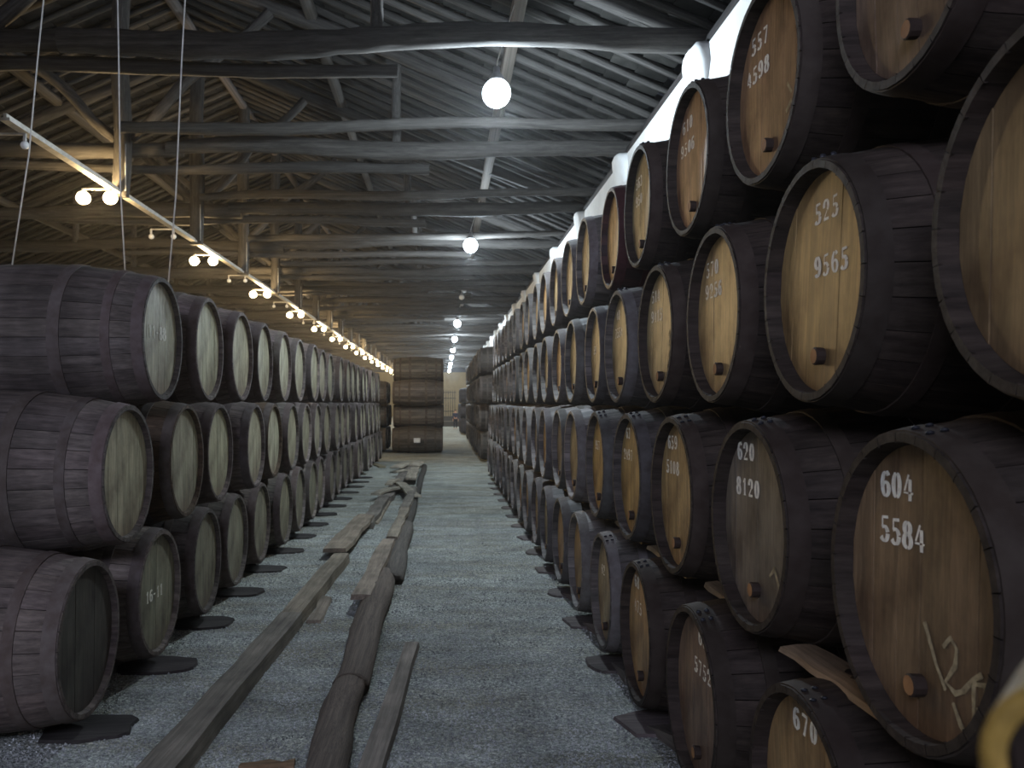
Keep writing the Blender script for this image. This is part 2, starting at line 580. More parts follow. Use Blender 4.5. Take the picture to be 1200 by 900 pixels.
CORB = [corbel_mesh(i) for i in range(3)]
n_truss = 25
for k in range(-3, n_truss - 3):
    if k == -3:
        continue
    Y = 10.0 + 4.3 * k
    if Y > Y1 - 2:
        break
    idx = k + 2
    if k == 0:
        lab = 'nearest roof truss in view, thick log tie beams across the top of the photo'
    elif k < 0:
        lab = '%s roof truss overhead behind the top edge of the view' % ('first' if k == -2 else 'second')
    else:
        lab = 'log roof truss spanning the hall, %s one beyond the nearest truss in view' % ORD[k - 1]
    t = thing('roof_truss', lab, 'roof truss', (XRIDGE, Y, 0), 0, 'log roof trusses spanning the hall')
    ox, oy = XRIDGE, Y

    def P(x, y, z):
        return (x - ox, y, z)
    jx = -4.35 + random.uniform(-0.15, 0.15)
    a, b = random.uniform(-.04, .04), random.uniform(-.03, .05)
    between('tie_beam', TIE[k % 5], P(jx - 0.25, 0.0, TZ + a), P(XR + 0.25, 0, TZ + b), 0.135, t, beam_col())
    between('tie_beam', TIE[(k + 2) % 5], P(XL - 0.2, 0.05, TZ + random.uniform(-.05, .05)), P(jx, 0.05, TZ + a - 0.02), 0.14, t, beam_col())
    between('scarf_beam', TIE[(k + 3) % 5], P(-9.4 + random.uniform(-1, 1), 0.32, TZ - 0.17), P((-0.6 if k == 0 else 0.6) + random.uniform(-1.0, 0.5), 0.38, TZ - 0.22), 0.085, t, beam_col(0.7, 1.0))
    between('king_post', POST[k % 3], P(XRIDGE, -0.16, EYE + 3.42), P(XRIDGE, -0.1, roof_z(XRIDGE) - 0.15), 0.14, t, beam_col())
    for s in (1, -1):
        xe = XR if s > 0 else XL
        between('principal_rafter', TIE[(k + 1 + s) % 5], P(xe, 0.1, TZ + 0.08), P(XRIDGE, 0.1, roof_z(XRIDGE) - 0.42), 0.11, t, beam_col(0.6, 1.0))
        xs = XRIDGE + s * random.uniform(2.3, 2.7)
        between('strut', STRUT[(k + s) % 4], P(XRIDGE + s * 0.12, -0.06, TZ + 0.16), P(xs, 0.02, roof_z(xs) - 0.42), 0.09, t, beam_col())
        xq = XRIDGE + s * 4.55
        between('queen_post', POST[(k + s) % 3], P(xq, 0.03, TZ + 0.05), P(xq, 0.06, roof_z(xq) - 0.35), 0.075, t, beam_col(0.9, 1.5))
    obj('plaster_corbel', CORB[k % 3], wall_r, (XR + 0.02, Y, WALL_TOP - 0.22))
    if k >= 1 and k % 1 == 0 and k < 18:
        cb = between('cross_beam', TIE[(k + 4) % 5], (-4.95, Y - 1.25, TZ + random.uniform(-.1, .04)), (XR + 0.15, Y - 1.3, TZ + 0.02), 0.085, None, beam_col(0.9, 1.3))
        tag(cb, 'thin log cross beam from wall to mid hall, just before %s truss beyond the nearest' % ORD[k - 1], 'beam', 'thin cross beams')

for nm, x, col, lab in (('purlin', 0.94, (0.15, 0.13, 0.11), 'pale log purlin running down the roof slope above the lamps'),
                        ('purlin', -2.25, (0.09, 0.08, 0.07), 'dark log purlin high on the right roof slope near the ridge'),
                        ('purlin', -8.4, (0.09, 0.08, 0.07), 'dark log purlin high on the left roof slope'),
                        ('purlin', -11.4, (0.09, 0.08, 0.07), 'log purlin low on the left roof slope near the eaves'),
                        ('ridge_beam', XRIDGE, (0.16, 0.14, 0.13), 'log ridge beam along the roof peak over the king posts')):
    p = between(nm, PLATE, (x, Y0, roof_z(x) - 0.17), (x, Y1, roof_z(x) - 0.17), 0.095, None, col)
    tag(p, lab, 'roof beam')

# ------------------------------------------------------------------ barrels
LEN, RB, RH, NS = 1.6, 0.485, 0.393, 26
REC = 0.052                                    # depth of the head below the chime
RI = RH - 0.034


def rad(x):
    t = 2 * x / LEN - 1
    return RB - (RB - RH) * abs(t) ** 1.9


REC_L = 0.034


def stave_mesh(REC=REC):
    xs = [0, 0.10, 0.28, 0.54, 0.8, 1.06, 1.32, 1.6]
    da = PI / NS
    e = 0.0018
    vs, fs = [], []
    for x in xs:
        r = rad(x)
        for (a, rr) in ((-da + e / r, r - 0.028), (-da + e / r, r - 0.0012), (0, r), (da - e / r, r - 0.0012), (da - e / r, r - 0.028)):
            vs.append((x, rr * math.sin(a), rr * math.cos(a)))
    for i in range(len(xs) - 1):
        for j in range(4):
            fs.append((i * 5 + j, i * 5 + j + 1, i * 5 + 6 + j, i * 5 + 5 + j))
    # chime: bevelled end and inner face down to the head
    k = len(vs)
    for (x, rr) in ((0.0, rad(0) - 0.024), (REC + 0.01, rad(REC) - 0.040)):
        for a in (-da, 0, da):
            vs.append((x, rr * math.sin(a), rr * math.cos(a)))
    fs += [(k, 1, 0), (k, k + 1, 2, 1), (k + 1, k + 2, 3, 2), (k + 2, 4, 3), (k + 3, k + 4, k + 1, k), (k + 4, k + 5, k + 2, k + 1)]
    n = (len(xs) - 1) * 5
    fs.append((n, n + 1, n + 2, n + 3, n + 4))
    me = mesh_of('stave', vs, fs, M_STAVE, True)
    me.set_sharp_from_angle(angle=0.5)
    return me


def body_mesh(n, REC=REC):
    xs = [0, 0.1, 0.28, 0.54, 0.8, 1.06, 1.32, 1.52, 1.6]
    prof = [(REC + 0.01, rad(REC) - 0.04), (0.0, rad(0) - 0.024)] + [(x, rad(x)) for x in xs] + [(LEN, rad(LEN) - 0.03), (LEN - 0.06, rad(LEN) - 0.04), (LEN - 0.06, 0.001)]
    return mesh_of('body', *lathe(prof, n), M_BODY, False)


def hoop_mesh(x0, x1, n, th=0.005):
    xm = (x0 + x1) / 2
    prof = [(x0, rad(x0) - 0.003), (x0, rad(x0) + th), (xm, rad(xm) + th + 0.001), (x1, rad(x1) + th), (x1, rad(x1) - 0.003)]
    return mesh_of('hoop', *lathe(prof, n), M_IRON, False)


HOOPS = [(0.006, 0.075), (0.20, 0.255), (0.50, 0.575), (1.025, 1.10), (1.345, 1.40), (1.525, 1.594)]
HOOP_HI = [hoop_mesh(a, b, 40) for a, b in HOOPS]
HOOP_LO = [hoop_mesh(a, b, 26) for a, b in HOOPS]
for m_ in HOOP_HI + HOOP_LO:
    m_.shade_smooth()
    m_.set_sharp_from_angle(angle=0.6)
STAVE, STAVE_L = stave_mesh(), stave_mesh(REC_L)
BODY, BODY_L = body_mesh(NS), body_mesh(NS, REC_L)
BODY_LO, BODY_LO_L = body_mesh(20), body_mesh(20, REC_L)
HEAD_R = rad(REC) - 0.041
HEAD = mesh_of('head', *merge([lathe([(REC + 0.02, HEAD_R), (REC, HEAD_R), (REC, 0.001)], 26)]), M_HEAD)
BOARD_CUTS = [-0.37, -0.235, -0.12, 0.005, 0.115, 0.24, 0.37]


def board_mesh(i):
    y0, y1 = BOARD_CUTS[i] + 0.0012, BOARD_CUTS[i + 1] - 0.0012
    R = HEAD_R
    y0, y1 = max(y0, -R + 0.004), min(y1, R - 0.004)
    n = 6
    loop = [(y0 + (y1 - y0) * j / n) for j in range(n + 1)]
    up = [(q, math.sqrt(max(R * R - q * q, 0))) for q in loop]
    dn = [(q, -math.sqrt(max(R * R - q * q, 0))) for q in reversed(loop)]
    ring = up + dn
    m = len(ring)
    vs = [(REC + 0.0, q, z) for q, z in ring] + [(REC + 0.02, q, z) for q, z in ring]
    fs = [tuple(range(m))] + [(j, (j + 1) % m, m + (j + 1) % m, m + j) for j in range(m)]
    fs[0] = tuple(reversed(range(m))) if True else fs[0]
    return mesh_of('head_board', vs, fs, M_BOARD)


BOARDS = [board_mesh(i) for i in range(6)]
BUNG = mesh_of('bung', *lathe([(0.020, 0.0005), (0.020, 0.025), (0.024, 0.030), (REC + 0.01, 0.028)], 12), M_BUNG, False)
BUNG.materials.append(plain('shaded_bung_side', (0.035, 0.022, 0.016), 0.7))  # shade painted into the side's dark colour; the end keeps its lit orange
for p_ in BUNG.polygons:
    p_.material_index = 0 if p_.index < 12 else 1
BUNG_Z = -0.245
RIVET = mesh_of('rivet', *sphere_geo(0.011, 8, 4), M_DARKSTEEL, True)


# stencilled digits: broad uprights, hairline joins, stencil breaks
def arc(cx, cy, rx, ry, a0, a1, n=12, tk=0.25, tn=0.10):
    out = []
    for i in range(n + 1):
        a = math.radians(a0 + (a1 - a0) * i / n)
        out.append((cx + rx * math.cos(a), cy + ry * math.sin(a), tn + (tk - tn) * abs(math.cos(a)) ** 1.3))
    return out


def ln(x0, y0, x1, y1, w0, w1=None):
    return [(x0, y0, w0), (x1, y1, w1 or w0)]


GLYPH = {
    '0': [arc(.31, .5, .22, .46, 102, 258), arc(.31, .5, .22, .46, -78, 78)],
    '1': [ln(.34, 0, .34, .97, .17), ln(.12, .72, .28, .93, .07), ln(.18, .03, .5, .03, .06)],
    '2': [arc(.30, .70, .22, .26, 195, -55), ln(.40, .46, .12, .14, .07), ln(.06, .07, .58, .07, .13)],
    '3': [arc(.28, .73, .20, .23, 150, -80), arc(.28, .27, .24, .25, 78, -150)],
    '4': [ln(.34, .97, .06, .36, .07), ln(.02, .29, .30, .29, .07), ln(.44, 0, .44, .26, .17), ln(.44, .34, .44, .80, .17), ln(.50, .29, .62, .29, .07)],
    '5': [ln(.13, .93, .54, .95, .12), ln(.14, .93, .14, .56, .06), arc(.27, .30, .26, .28, 125, 15), arc(.27, .30, .26, .28, 5, -150)],
    '6': [arc(.32, .48, .24, .46, 95, 262), arc(.32, .29, .24, .27, -88, 140), arc(.34, .78, .17, .17, 80, 10)],
    '7': [ln(.05, .92, .58, .92, .13), ln(.54, .86, .26, 0, .10, .18)],
    '8': [arc(.31, .73, .19, .22, 100, 260), arc(.31, .73, .19, .22, -80, 80), arc(.31, .26, .24, .25, 100, 260), arc(.31, .26, .24, .25, -80, 80)],
    '9': [arc(.30, .52, .24, .46, -85, 82), arc(.30, .71, .24, .27, 92, 320), arc(.28, .22, .17, .17, 260, 190)],
    '-': [ln(.12, .45, .5, .45, .12)],
}


def ribbon(pts):
    vs, fs = [], []
    for i, (x, y, w) in enumerate(pts):
        a, b = pts[max(i - 1, 0)], pts[min(i + 1, len(pts) - 1)]
        dx, dy = b[0] - a[0], b[1] - a[1]
        q = math.hypot(dx, dy) or 1
        vs += [(x - dy / q * w / 2, y + dx / q * w / 2), (x + dy / q * w / 2, y - dx / q * w / 2)]
    for i in range(len(pts) - 1):
        fs.append((2 * i, 2 * i + 1, 2 * i + 3, 2 * i + 2))
    return vs, fs


def mark_mesh(name, text, h, mat, gap=0.12, sx=0.88, uv=(0, 0), slant=0.0):
    """Painted characters lying on the head: u runs to the viewer's right (-y), v is up."""
    V, F = [], []
    adv = (0.62 + gap) * h * sx
    wtot = adv * len(text) - gap * h * sx
    for c, ch in enumerate(text):
        if ch == ' ':
            continue
        for st in GLYPH[ch]:
            vs, fs = ribbon(st)
            k = len(V)
            for (x, yy) in vs:
                u = uv[0] - wtot / 2 + c * adv + x * h * sx + slant * (yy - .5) * h
                v = uv[1] + (yy - 0.5) * h + random.uniform(-.012, .012) * h
                V.append((REC - 0.0025, -u, v))
            F += [tuple(reversed([q + k for q in f])) for f in fs]
    n = len(V)
    V += [(x + 0.002, y, z) for x, y, z in V]
    F += [tuple(q + n for q in reversed(f)) for f in F]
    return mesh_of(name, V, F, mat)


def chalk_mesh(strokes, wdt=0.014):
    V, F = [], []
    for st in strokes:
        pts = [(u, v, wdt * random.uniform(0.6, 1.2)) for u, v in st]
        vs, fs = ribbon(pts)
        k = len(V)
        V += [(REC - 0.003, -u, v) for u, v in vs]
        F += [tuple(reversed([q + k for q in f])) for f in fs]
    n = len(V)
    V += [(x + 0.002, y, z) for x, y, z in V]
    F += [tuple(q + n for q in reversed(f)) for f in F]
    return mesh_of('chalk_mark', V, F, M_CHALK)


def jit(c, a):
    k = 1 + random.uniform(-a, a)
    return tuple(max(0.003, v * k * (1 + random.uniform(-a, a) * 0.15)) for v in c)


def barrel(label, group, xf, y, zc, side, tier, body_col, head_col, hoop_col, bung=True, marks=(), chalk=None, sx=1.0, sy=1.0, rivets=False, head_dx=0.0):
    """xf = where the chime stands, side +1: body runs to +X (right stacks), -1: to -X (left stacks). zc above the floor."""
    rz = random.uniform(-0.012, 0.012) + (0 if side > 0 else PI)
    t = thing('barrel', label, 'barrel', (xf, y, zc - RB * sy), rz, group)
    t.scale = (sx, sy, sy)
    ax = (0, 0, RB)
    hx = 0.0 if side > 0 else REC_L - REC
    roll = random.uniform(0, 2 * PI / NS)
    tilt = random.uniform(-0.10, 0.10)
    if tier == 0:
        for i in range(NS):
            obj('stave', STAVE if side > 0 else STAVE_L, t, ax, (roll + 2 * PI * i / NS, 0, 0), color=jit(body_col, 0.15))
        for i in range(6):
            k = random.uniform(-0.1, 0.1)
            obj('head_board', BOARDS[i], t, (hx + random.uniform(-0.0015, 0.0015), 0, RB), (tilt, 0, 0), color=jit(head_col, 0.09))
        for i, m in enumerate(HOOP_HI):
            hp = obj('hoop', m, t, ax, (random.uniform(0, 6), 0, 0), color=jit(hoop_col, 0.2))
            if i == 0 and rivets:
                a0 = -hp.rotation_euler[0] + random.uniform(0.0, 0.25) * (1 if side > 0 else -1)
                for q in range(4):
                    a = a0 + (q // 2) * 0.16
                    xx = 0.022 + 0.034 * (q % 2)
                    r = rad(xx) + 0.007
                    obj('rivet', RIVET, hp, (xx, -r * math.sin(a), r * math.cos(a)), scale=(1, 1, 0.6))
    else:
        obj('body', ((BODY, BODY_L), (BODY_LO, BODY_LO_L))[tier == 2][side < 0], t, ax, (roll, 0, 0), color=jit(body_col, 0.2))
        obj('head', HEAD, t, (hx, 0, RB), (tilt, 0, 0), color=head_col)
        for m in HOOP_LO:
            obj('hoop', m, t, ax, (random.uniform(0, 6), 0, 0), color=jit(hoop_col, 0.2))
    if bung:
        obj('bung', BUNG, t, (0, 0, RB + BUNG_Z))
    for (txt, h, u, v) in marks:
        obj('painted_number', mark_mesh('painted_number', txt, h, M_PAINT, 0.20 if txt in ('604', '5584', '11-88', '16-11') else 0.30, 1.0, uv=(u, v)), t, (hx, 0, RB))
    if chalk:
        obj('chalk_mark', chalk_mesh(chalk), t, (hx, 0, RB))
    return t


# ---- right stack: four rows
ZR = [EYE - 1.305, EYE - 0.467, EYE + 0.40, EYE + 1.30]
ROWY = [1.605, 1.072, 1.745, 2.40]
XF = [1.09, 1.135, 1.225, 1.295]
PITCH = [1.083, 1.083, 1.085, 1.095]
ROWN = ['bottom', 'second', 'third', 'top']
NR = [19, 20, 19, 19]
BLACK = (0.058, 0.043, 0.034)
IRON_R = (0.048, 0.036, 0.029)
TAN = (0.46, 0.29, 0.125)
OLIVE = (0.36, 0.28, 0.16)
GREY = (0.20, 0.165, 0.12)
TXT = {  # (row, index) -> (marks, head colour, chalk)
    (0, 1): ([('670', 0.070, -0.040, 0.270)], (0.35, 0.225, 0.10), None),
    (0, 2): ([('66', 0.070, 0.040, 0.270), ('5752', 0.070, 0.040, 0.130)], (0.25, 0.165, 0.105), None),
    (0, 3): ([('68', 0.070, -0.145, 0.260), ('475', 0.070, -0.115, 0.120)], TAN, None),
    (0, 4): ([('62', 0.070, -0.145, 0.120)], OLIVE, None),
    (1, 1): ([('604', 0.070, -0.115, 0.248), ('5584', 0.070, -0.090, 0.125)], (0.225, 0.15, 0.082),
             [[(.02, -.08), (.07, -.17), (.11, -.22)], [(.10, -.12), (.13, -.09), (.155, -.11), (.15, -.15), (.11, -.20), (.15, -.215), (.18, -.20)],
              [(.18, -.20), (.22, -.16), (.25, -.14)], [(.22, -.26), (.22, -.17), (.26, -.16), (.27, -.2), (.235, -.22), (.28, -.27)], [(.14, -.24), (.17, -.28), (.22, -.315)]]),
    (1, 2): ([('620', 0.070, -0.125, 0.275), ('8120', 0.070, -0.105, 0.135)], (0.20, 0.165, 0.12), [[(.16, -.13), (.21, -.20)], [(.12, -.17), (.17, -.13)]]),
    (1, 3): ([('659', 0.070, -0.125, 0.260), ('5108', 0.070, -0.125, 0.130)], (0.44, 0.30, 0.135), None),
    (1, 4): ([('63', 0.070, -0.145, 0.270), ('2497', 0.070, -0.145, 0.130)], (0.46, 0.31, 0.12), None),
    (1, 5): ([('957', 0.070, -0.125, 0.140)], (0.50, 0.33, 0.12), None),
    (2, 0): ([('3', 0.070, -0.010, 0.070)], (0.215, 0.145, 0.075), None),
    (2, 1): ([('525', 0.070, 0.030, 0.235), ('9565', 0.070, 0.060, 0.055)], (0.33, 0.22, 0.095), None),
    (2, 2): ([('570', 0.070, -0.135, 0.235), ('9256', 0.070, -0.115, 0.130)], (0.45, 0.315, 0.145), None),
    (2, 3): ([('514', 0.070, -0.145, 0.240), ('9415', 0.070, -0.125, 0.120)], (0.47, 0.37, 0.20), [[(.14, -.02), (.16, .01), (.17, -.03), (.14, -.07), (.19, -.08)], [(.13, -.14), (.17, -.1), (.2, -.15)], [(.1, -.2), (.15, -.15)]]),
    (2, 4): ([('48', 0.070, -0.135, 0.240), ('7554', 0.070, -0.115, 0.110)], (0.45, 0.36, 0.19), None),
    (2, 5): ([('59', 0.070, -0.145, 0.050)], (0.44, 0.34, 0.18), None),
    (3, 0): ([], (0.21, 0.15, 0.10), None),
    (3, 1): ([('557', 0.070, -0.125, 0.235), ('4598', 0.070, -0.145, 0.110)], (0.32, 0.19, 0.10), [[(.16, -.05), (.20, -.1)], [(.15, -.16), (.2, -.13)]]),
    (3, 2): ([('610', 0.070, -0.135, 0.235), ('9506', 0.070, -0.135, 0.110)], (0.40, 0.235, 0.125), None),
    (3, 3): ([('563', 0.070, -0.145, 0.200), ('950', 0.070, -0.145, 0.080)], (0.44, 0.35, 0.18), None),
}
rcount = 0
for r in range(4):
    for i in range(NR[r]):
        y = ROWY[r] + PITCH[r] * i
        marks, hc, ch = TXT.get((r, i), ([], None, None))
        if hc is None:
            hc = random.choice([TAN, OLIVE, TAN, (0.42, 0.33, 0.18), GREY, (0.40, 0.26, 0.13)])
            hc = jit(hc, 0.12)
        bc, ic = BLACK, IRON_R
        extra = ''
        if i >= 4:
            k = random.uniform(0.75, 1.25) * min(1.0, 0.55 + 0.09 * i)
            bc, ic = (0.135 * k, 0.118 * k, 0.105 * k), (0.125 * k, 0.118 * k, 0.112 * k)
        if r == 3 and i == 4:
            bc, ic, extra = (0.05, 0.022, 0.022), (0.075, 0.028, 0.030), 'reddish '
        if i == 0 and r < 2:
            lab = '%sblack barrel at near end of %s row on the right, beyond the frame' % (extra, ROWN[r])
        elif marks:
            lab = 'black barrel painted %s on its head, %s of the %s row, right stack' % (' over '.join(m[0] for m in marks), ORD[i - (1 if r < 2 else 0)], ROWN[r])
            if (r, i) == (2, 0):
                lab = 'large black barrel cut by the right edge, nearest of the third row'
        elif (r, i) == (3, 0):
            lab = 'unnumbered black barrel at top right corner, nearest of the top row'
        else:
            nn = i - (1 if r < 2 else 0)
            lab = '%sblack barrel in %s row of right stack, %s from the near end' % (extra, ROWN[r], ORD[nn])
        tier = 0 if y < 6.6 else (1 if y < 14 else 2)
        barrel(lab, 'black barrels of the right stack', XF[r] + random.uniform(-0.02, 0.02), y + random.uniform(-0.02, 0.02), ZR[r], 1, tier,
               bc, hc, ic, True, marks, ch, rivets=tier == 0)
# ---- farther right stacks
for r in range(4):
    for i in range(16):
        y = 26.0 + 0.54 * (r % 2) + 1.08 * i
        barrel('dark barrel in second right stack down the hall, %s row, %s from its near end' % (ROWN[r], ORD[i]), 'barrels of the second right stack',
               1.10 + random.uniform(-0.03, 0.03), y, ZR[r], 1, 2, (0.07, 0.058, 0.048), jit(OLIVE, .15), (0.10, 0.09, 0.08), False)
for r in range(3):
    for i in range(7):
        barrel('dark barrel in farthest right stack near the steps, %s row, %s from its near end' % (ROWN[r], ORD[i]), 'barrels of the farthest right stack',
               0.95 + random.uniform(-0.03, 0.03), 48.0 + 0.54 * (r % 2) + 1.08 * i, ZR[r], 1, 2, (0.05, 0.045, 0.05), jit(OLIVE, .15), (0.05, 0.05, 0.06), False)

# ---- left stack: three rows, a stepped near end
ZL = [EYE - 1.275, EYE - 0.430, EYE + 0.435]
LY = [4.62, 5.20, 5.83]
LN = [20, 19, 18]
LB = (0.185, 0.150, 0.132)
LHEAD = (0.40, 0.37, 0.25)
for r in range(3):
    for i in range(LN[r]):
        y = LY[r] + 1.12 * i
        marks, ch = [], None
        lab = 'grey-brown barrel in %s row of left stack, %s from the near end' % (('bottom', 'middle', 'top')[r], ORD[i])
        if (r, i) == (2, 0):
            marks = [('11-88', .085, -.04, .04)]
            lab = 'large purple-brown barrel marked 11-88, near end of the top left row'
        elif (r, i) == (0, 1):
            marks = [('16-11', .075, -.04, -.0)]
            lab = 'dark barrel marked 16-11 in bottom row of left stack, second from near end'
        elif (r, i) == (1, 0):
            lab = 'large purple-brown barrel with pale head, near end of the middle left row'
        elif (r, i) == (0, 0):
            lab = 'purple-grey barrel with dark head on gravel, near end of the bottom left row'
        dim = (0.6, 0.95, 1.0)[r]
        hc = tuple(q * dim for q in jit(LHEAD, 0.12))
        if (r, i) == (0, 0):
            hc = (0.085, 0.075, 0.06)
        bc = jit(LB, 0.2)
        if (r, i) in ((1, 1), (1, 4)):
            bc = (0.13, 0.09, 0.06)
        tier = 0 if y < 11.0 else (1 if y < 18 else 2)
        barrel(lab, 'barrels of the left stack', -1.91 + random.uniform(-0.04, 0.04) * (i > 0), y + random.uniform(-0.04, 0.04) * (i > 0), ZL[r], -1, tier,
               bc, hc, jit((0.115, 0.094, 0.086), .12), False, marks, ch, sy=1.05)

# ---- the stacks that close the left side of the aisle far off
for r in range(4):
    for i in range(3):
        y = 30.4 + 0.54 * (r % 2) + 1.08 * i
        o = barrel('brown barrel in the four-high stack at aisle end, %s row, %s from front' % (ROWN[r], ORD[i]), 'barrels of the four-high end stack',
                   -0.02 + random.uniform(-0.02, 0.02), y, 0.49 + 0.83 * r, -1, 1, (0.115, 0.095, 0.075), jit(LHEAD, .1), (0.105, 0.087, 0.07), False, sx=1.12)
        if r == 0 and i == 0:
            p = obj('paper_label', mesh_of('paper_label', *box_geo(-0.10, 0.10, -0.004, 0.004, -0.08, 0.08), M_PAPER), o, (0.8, RB + 0.02, RB - 0.02))
for r in range(3):
    for i in range(3):
        barrel('brown barrel in the low stack behind left row, %s row, %s from front' % (ROWN[r], ORD[i]), 'barrels of the low end stack',
               -2.05 + random.uniform(-0.02, 0.02), 30.6 + 0.54 * (r % 2) + 1.08 * i, 0.49 + 0.83 * r, -1, 1, (0.105, 0.088, 0.07), jit(LHEAD, .1), (0.10, 0.082, 0.066), False, sx=1.12)


# ---- chocks on the floor
# RUNNERS


def wedge_mesh(seed):
    rr = random.Random(seed)
    l, wd, h = rr.uniform(.30, .40), rr.uniform(.12, .16), rr.uniform(.07, .10)
    V = [(-l / 2, -wd / 2, 0), (l / 2, -wd / 2, 0), (l / 2, wd / 2, 0), (-l / 2, wd / 2, 0), (-l / 2, -wd / 2, h * .35), (l / 2, -wd / 2, h), (l / 2, wd / 2, h * .9), (-l / 2, wd / 2, h * .3)]
    return mesh_of('wooden_chock', V, [(0, 3, 2, 1), (4, 5, 6, 7), (0, 1, 5, 4), (1, 2, 6, 5), (2, 3, 7, 6), (3, 0, 4, 7)], M_PLANK)


WEDGE = [wedge_mesh(i) for i in range(4)]
for i in range(1, 14):
    y = ROWY[0] + 1.083 * i
    a = obj('wooden_chock', WEDGE[i % 4], None, (XF[0] + 0.13, y - 0.33, 0), (0, 0, PI / 2 + random.uniform(-.35, .35) + PI), color=jit((0.15, 0.125, 0.11), .3))
    tag(a, 'dark wooden chock on gravel against the %s bottom barrel of the right stack' % ORD[i - 1], 'chock', 'chocks under the right stack')
for i in range(0, 11):
    y = LY[0] + 1.12 * i
    a = obj('wooden_chock', WEDGE[(i + 1) % 4], None, (-2.12, y + 0.36, 0), (0, 0, -PI / 2 + random.uniform(-.3, .3) + PI), color=jit((0.11, 0.095, 0.085), .3))
    tag(a, 'dark wooden chock on gravel behind the %s bottom barrel of the left stack' % ORD[i], 'chock', 'chocks under the left stack')


def patch_mesh(seed):  # thin slabs laid as dark floor patches at the bottom barrels
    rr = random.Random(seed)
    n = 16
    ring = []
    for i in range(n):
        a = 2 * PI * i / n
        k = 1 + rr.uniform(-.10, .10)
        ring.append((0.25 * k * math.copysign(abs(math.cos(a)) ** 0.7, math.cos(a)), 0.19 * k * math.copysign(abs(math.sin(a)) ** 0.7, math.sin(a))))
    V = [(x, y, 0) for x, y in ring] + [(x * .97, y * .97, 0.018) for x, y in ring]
    return mesh_of('dark_floor_patch', V, [tuple(reversed(range(n))), tuple(range(n, 2 * n))] + [(i, (i + 1) % n, n + (i + 1) % n, n + i) for i in range(n)], M_PLANK)


PATCH = [patch_mesh(i) for i in range(4)]
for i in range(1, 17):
    a = obj('dark_floor_patch', PATCH[i % 4], None, (XF[0] + 0.13, ROWY[0] + 1.083 * i - 0.10, 0), (0, 0, random.uniform(-.2, .2)), color=jit((0.13, 0.108, 0.10), .2))
    tag(a, 'thin dark flat patch on gravel under the %s bottom barrel of right stack' % ORD[i - 1], 'wooden pad', 'dark patches under the right stack')
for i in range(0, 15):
    a = obj('dark_floor_patch', PATCH[(i + 1) % 4], None, (-1.95, LY[0] + 1.12 * i + 0.05, 0), (0, 0, random.uniform(-.2, .2)), color=jit((0.06, 0.052, 0.048), .2))
    tag(a, 'thin dark flat patch on gravel under the %s bottom barrel of left stack' % ORD[i], 'wooden pad', 'dark patches under the left stack')

# ------------------------------------------------------------------ timbers lying along the aisle
def plank_mesh(length, width, thick, seed, n=8, rag=0.012, curl=0.0, taper=0.0):
    rr = random.Random(seed)
    V, F = [], []
    for i in range(n + 1):
        t = i / n
        x = t * length + (rr.uniform(-.03, .03) if i in (0, n) else 0)
        w2 = width / 2 * (1 - taper * t)
        a, b = -w2 + rr.uniform(-rag, rag), w2 + rr.uniform(-rag, rag)
        z = curl * math.sin(PI * t)
        z1 = thick + rr.uniform(-.006, .006)
        ea, eb = (rr.uniform(-.03, .03), rr.uniform(-.03, .03)) if i in (0, n) else (0, 0)
        V += [(x + ea, a, z), (x + eb, b, z), (x + eb, b - .008, z + z1), (x + (ea + eb) / 2, (a + b) / 2, z + z1 + 0.004), (x + ea, a + .008, z + z1)]
    for i in range(n):
        for q in range(5):
            q2 = (q + 1) % 5
            F.append((i * 5 + q, i * 5 + q2, i * 5 + 5 + q2, i * 5 + 5 + q))
    F += [(4, 3, 2, 1, 0), tuple(n * 5 + q for q in range(5))]
    return mesh_of('wooden_plank', V, F, M_PLANK)


def lay(name, p0, p1, width, thick, z, label, cat, col, seed, **kw):
    p0, p1 = Vector((*p0, 0)), Vector((*p1, 0))
    d = p1 - p0
    me = plank_mesh(d.length, width, thick, seed, max(4, int(d.length / 0.45)), **kw)
    o = obj(name, me, None, (p0.x, p0.y, z), (0, 0, math.atan2(d.y, d.x)), color=jit(col, .12))
    return tag(o, label, cat)


def gp(px, py, z=0.0):
    Y = (EYE - z) * 1000 / (py - 472)
    return ((px - 520) / 1000 * Y, Y)


PC = (0.29, 0.24, 0.18)
PD = (0.19, 0.15, 0.12)
H = 0.105
# left line of squared timbers
lay('timber_rail', (-1.36, 3.2), gp(342, 716, H), 0.19, H, 0, 'near squared timber of the left rail, running out of the bottom of the photo', 'timber', (0.24, 0.205, 0.165), 1, rag=.006)
lay('timber_rail', gp(337, 722, H), gp(400, 648, H), 0.19, H, 0, 'second squared timber of the left rail, between two plank ends', 'timber', PC, 2, rag=.008)
lay('wooden_plank', gp(392, 645, H), gp(430, 604, H), 0.27, 0.045, 0.085, 'wide ragged plank lying over the left rail, third piece from the front', 'plank', PC, 3, rag=.02)
lay('timber_rail', gp(428, 611, H), gp(452, 579, H), 0.22, 0.095, 0, 'dark worn timber of the left rail beyond the wide ragged plank', 'timber', (0.25, 0.22, 0.185), 4, rag=.015)
lay('timber_rail', gp(451, 582, H), gp(481, 545, H), 0.24, 0.095, 0, 'farthest timber of the left rail, ending in broken boards', 'timber', (0.23, 0.20, 0.17), 5, rag=.02)
lay('wooden_plank', gp(434, 612, 0.03), gp(452, 584, 0.03), 0.26, 0.03, 0, 'short board lying flat on gravel inside the left rail, far half', 'plank', PC, 6, rag=.015)
lay('wooden_plank', gp(367, 727, 0.02), gp(383, 700, 0.02), 0.11, 0.03, 0, 'small grey board on gravel between the rails', 'plank', PC, 7, rag=.015)
RUN = [plank_mesh(0.92, 0.15, 0.022, 200 + i, 6, rag=.012) for i in range(4)]
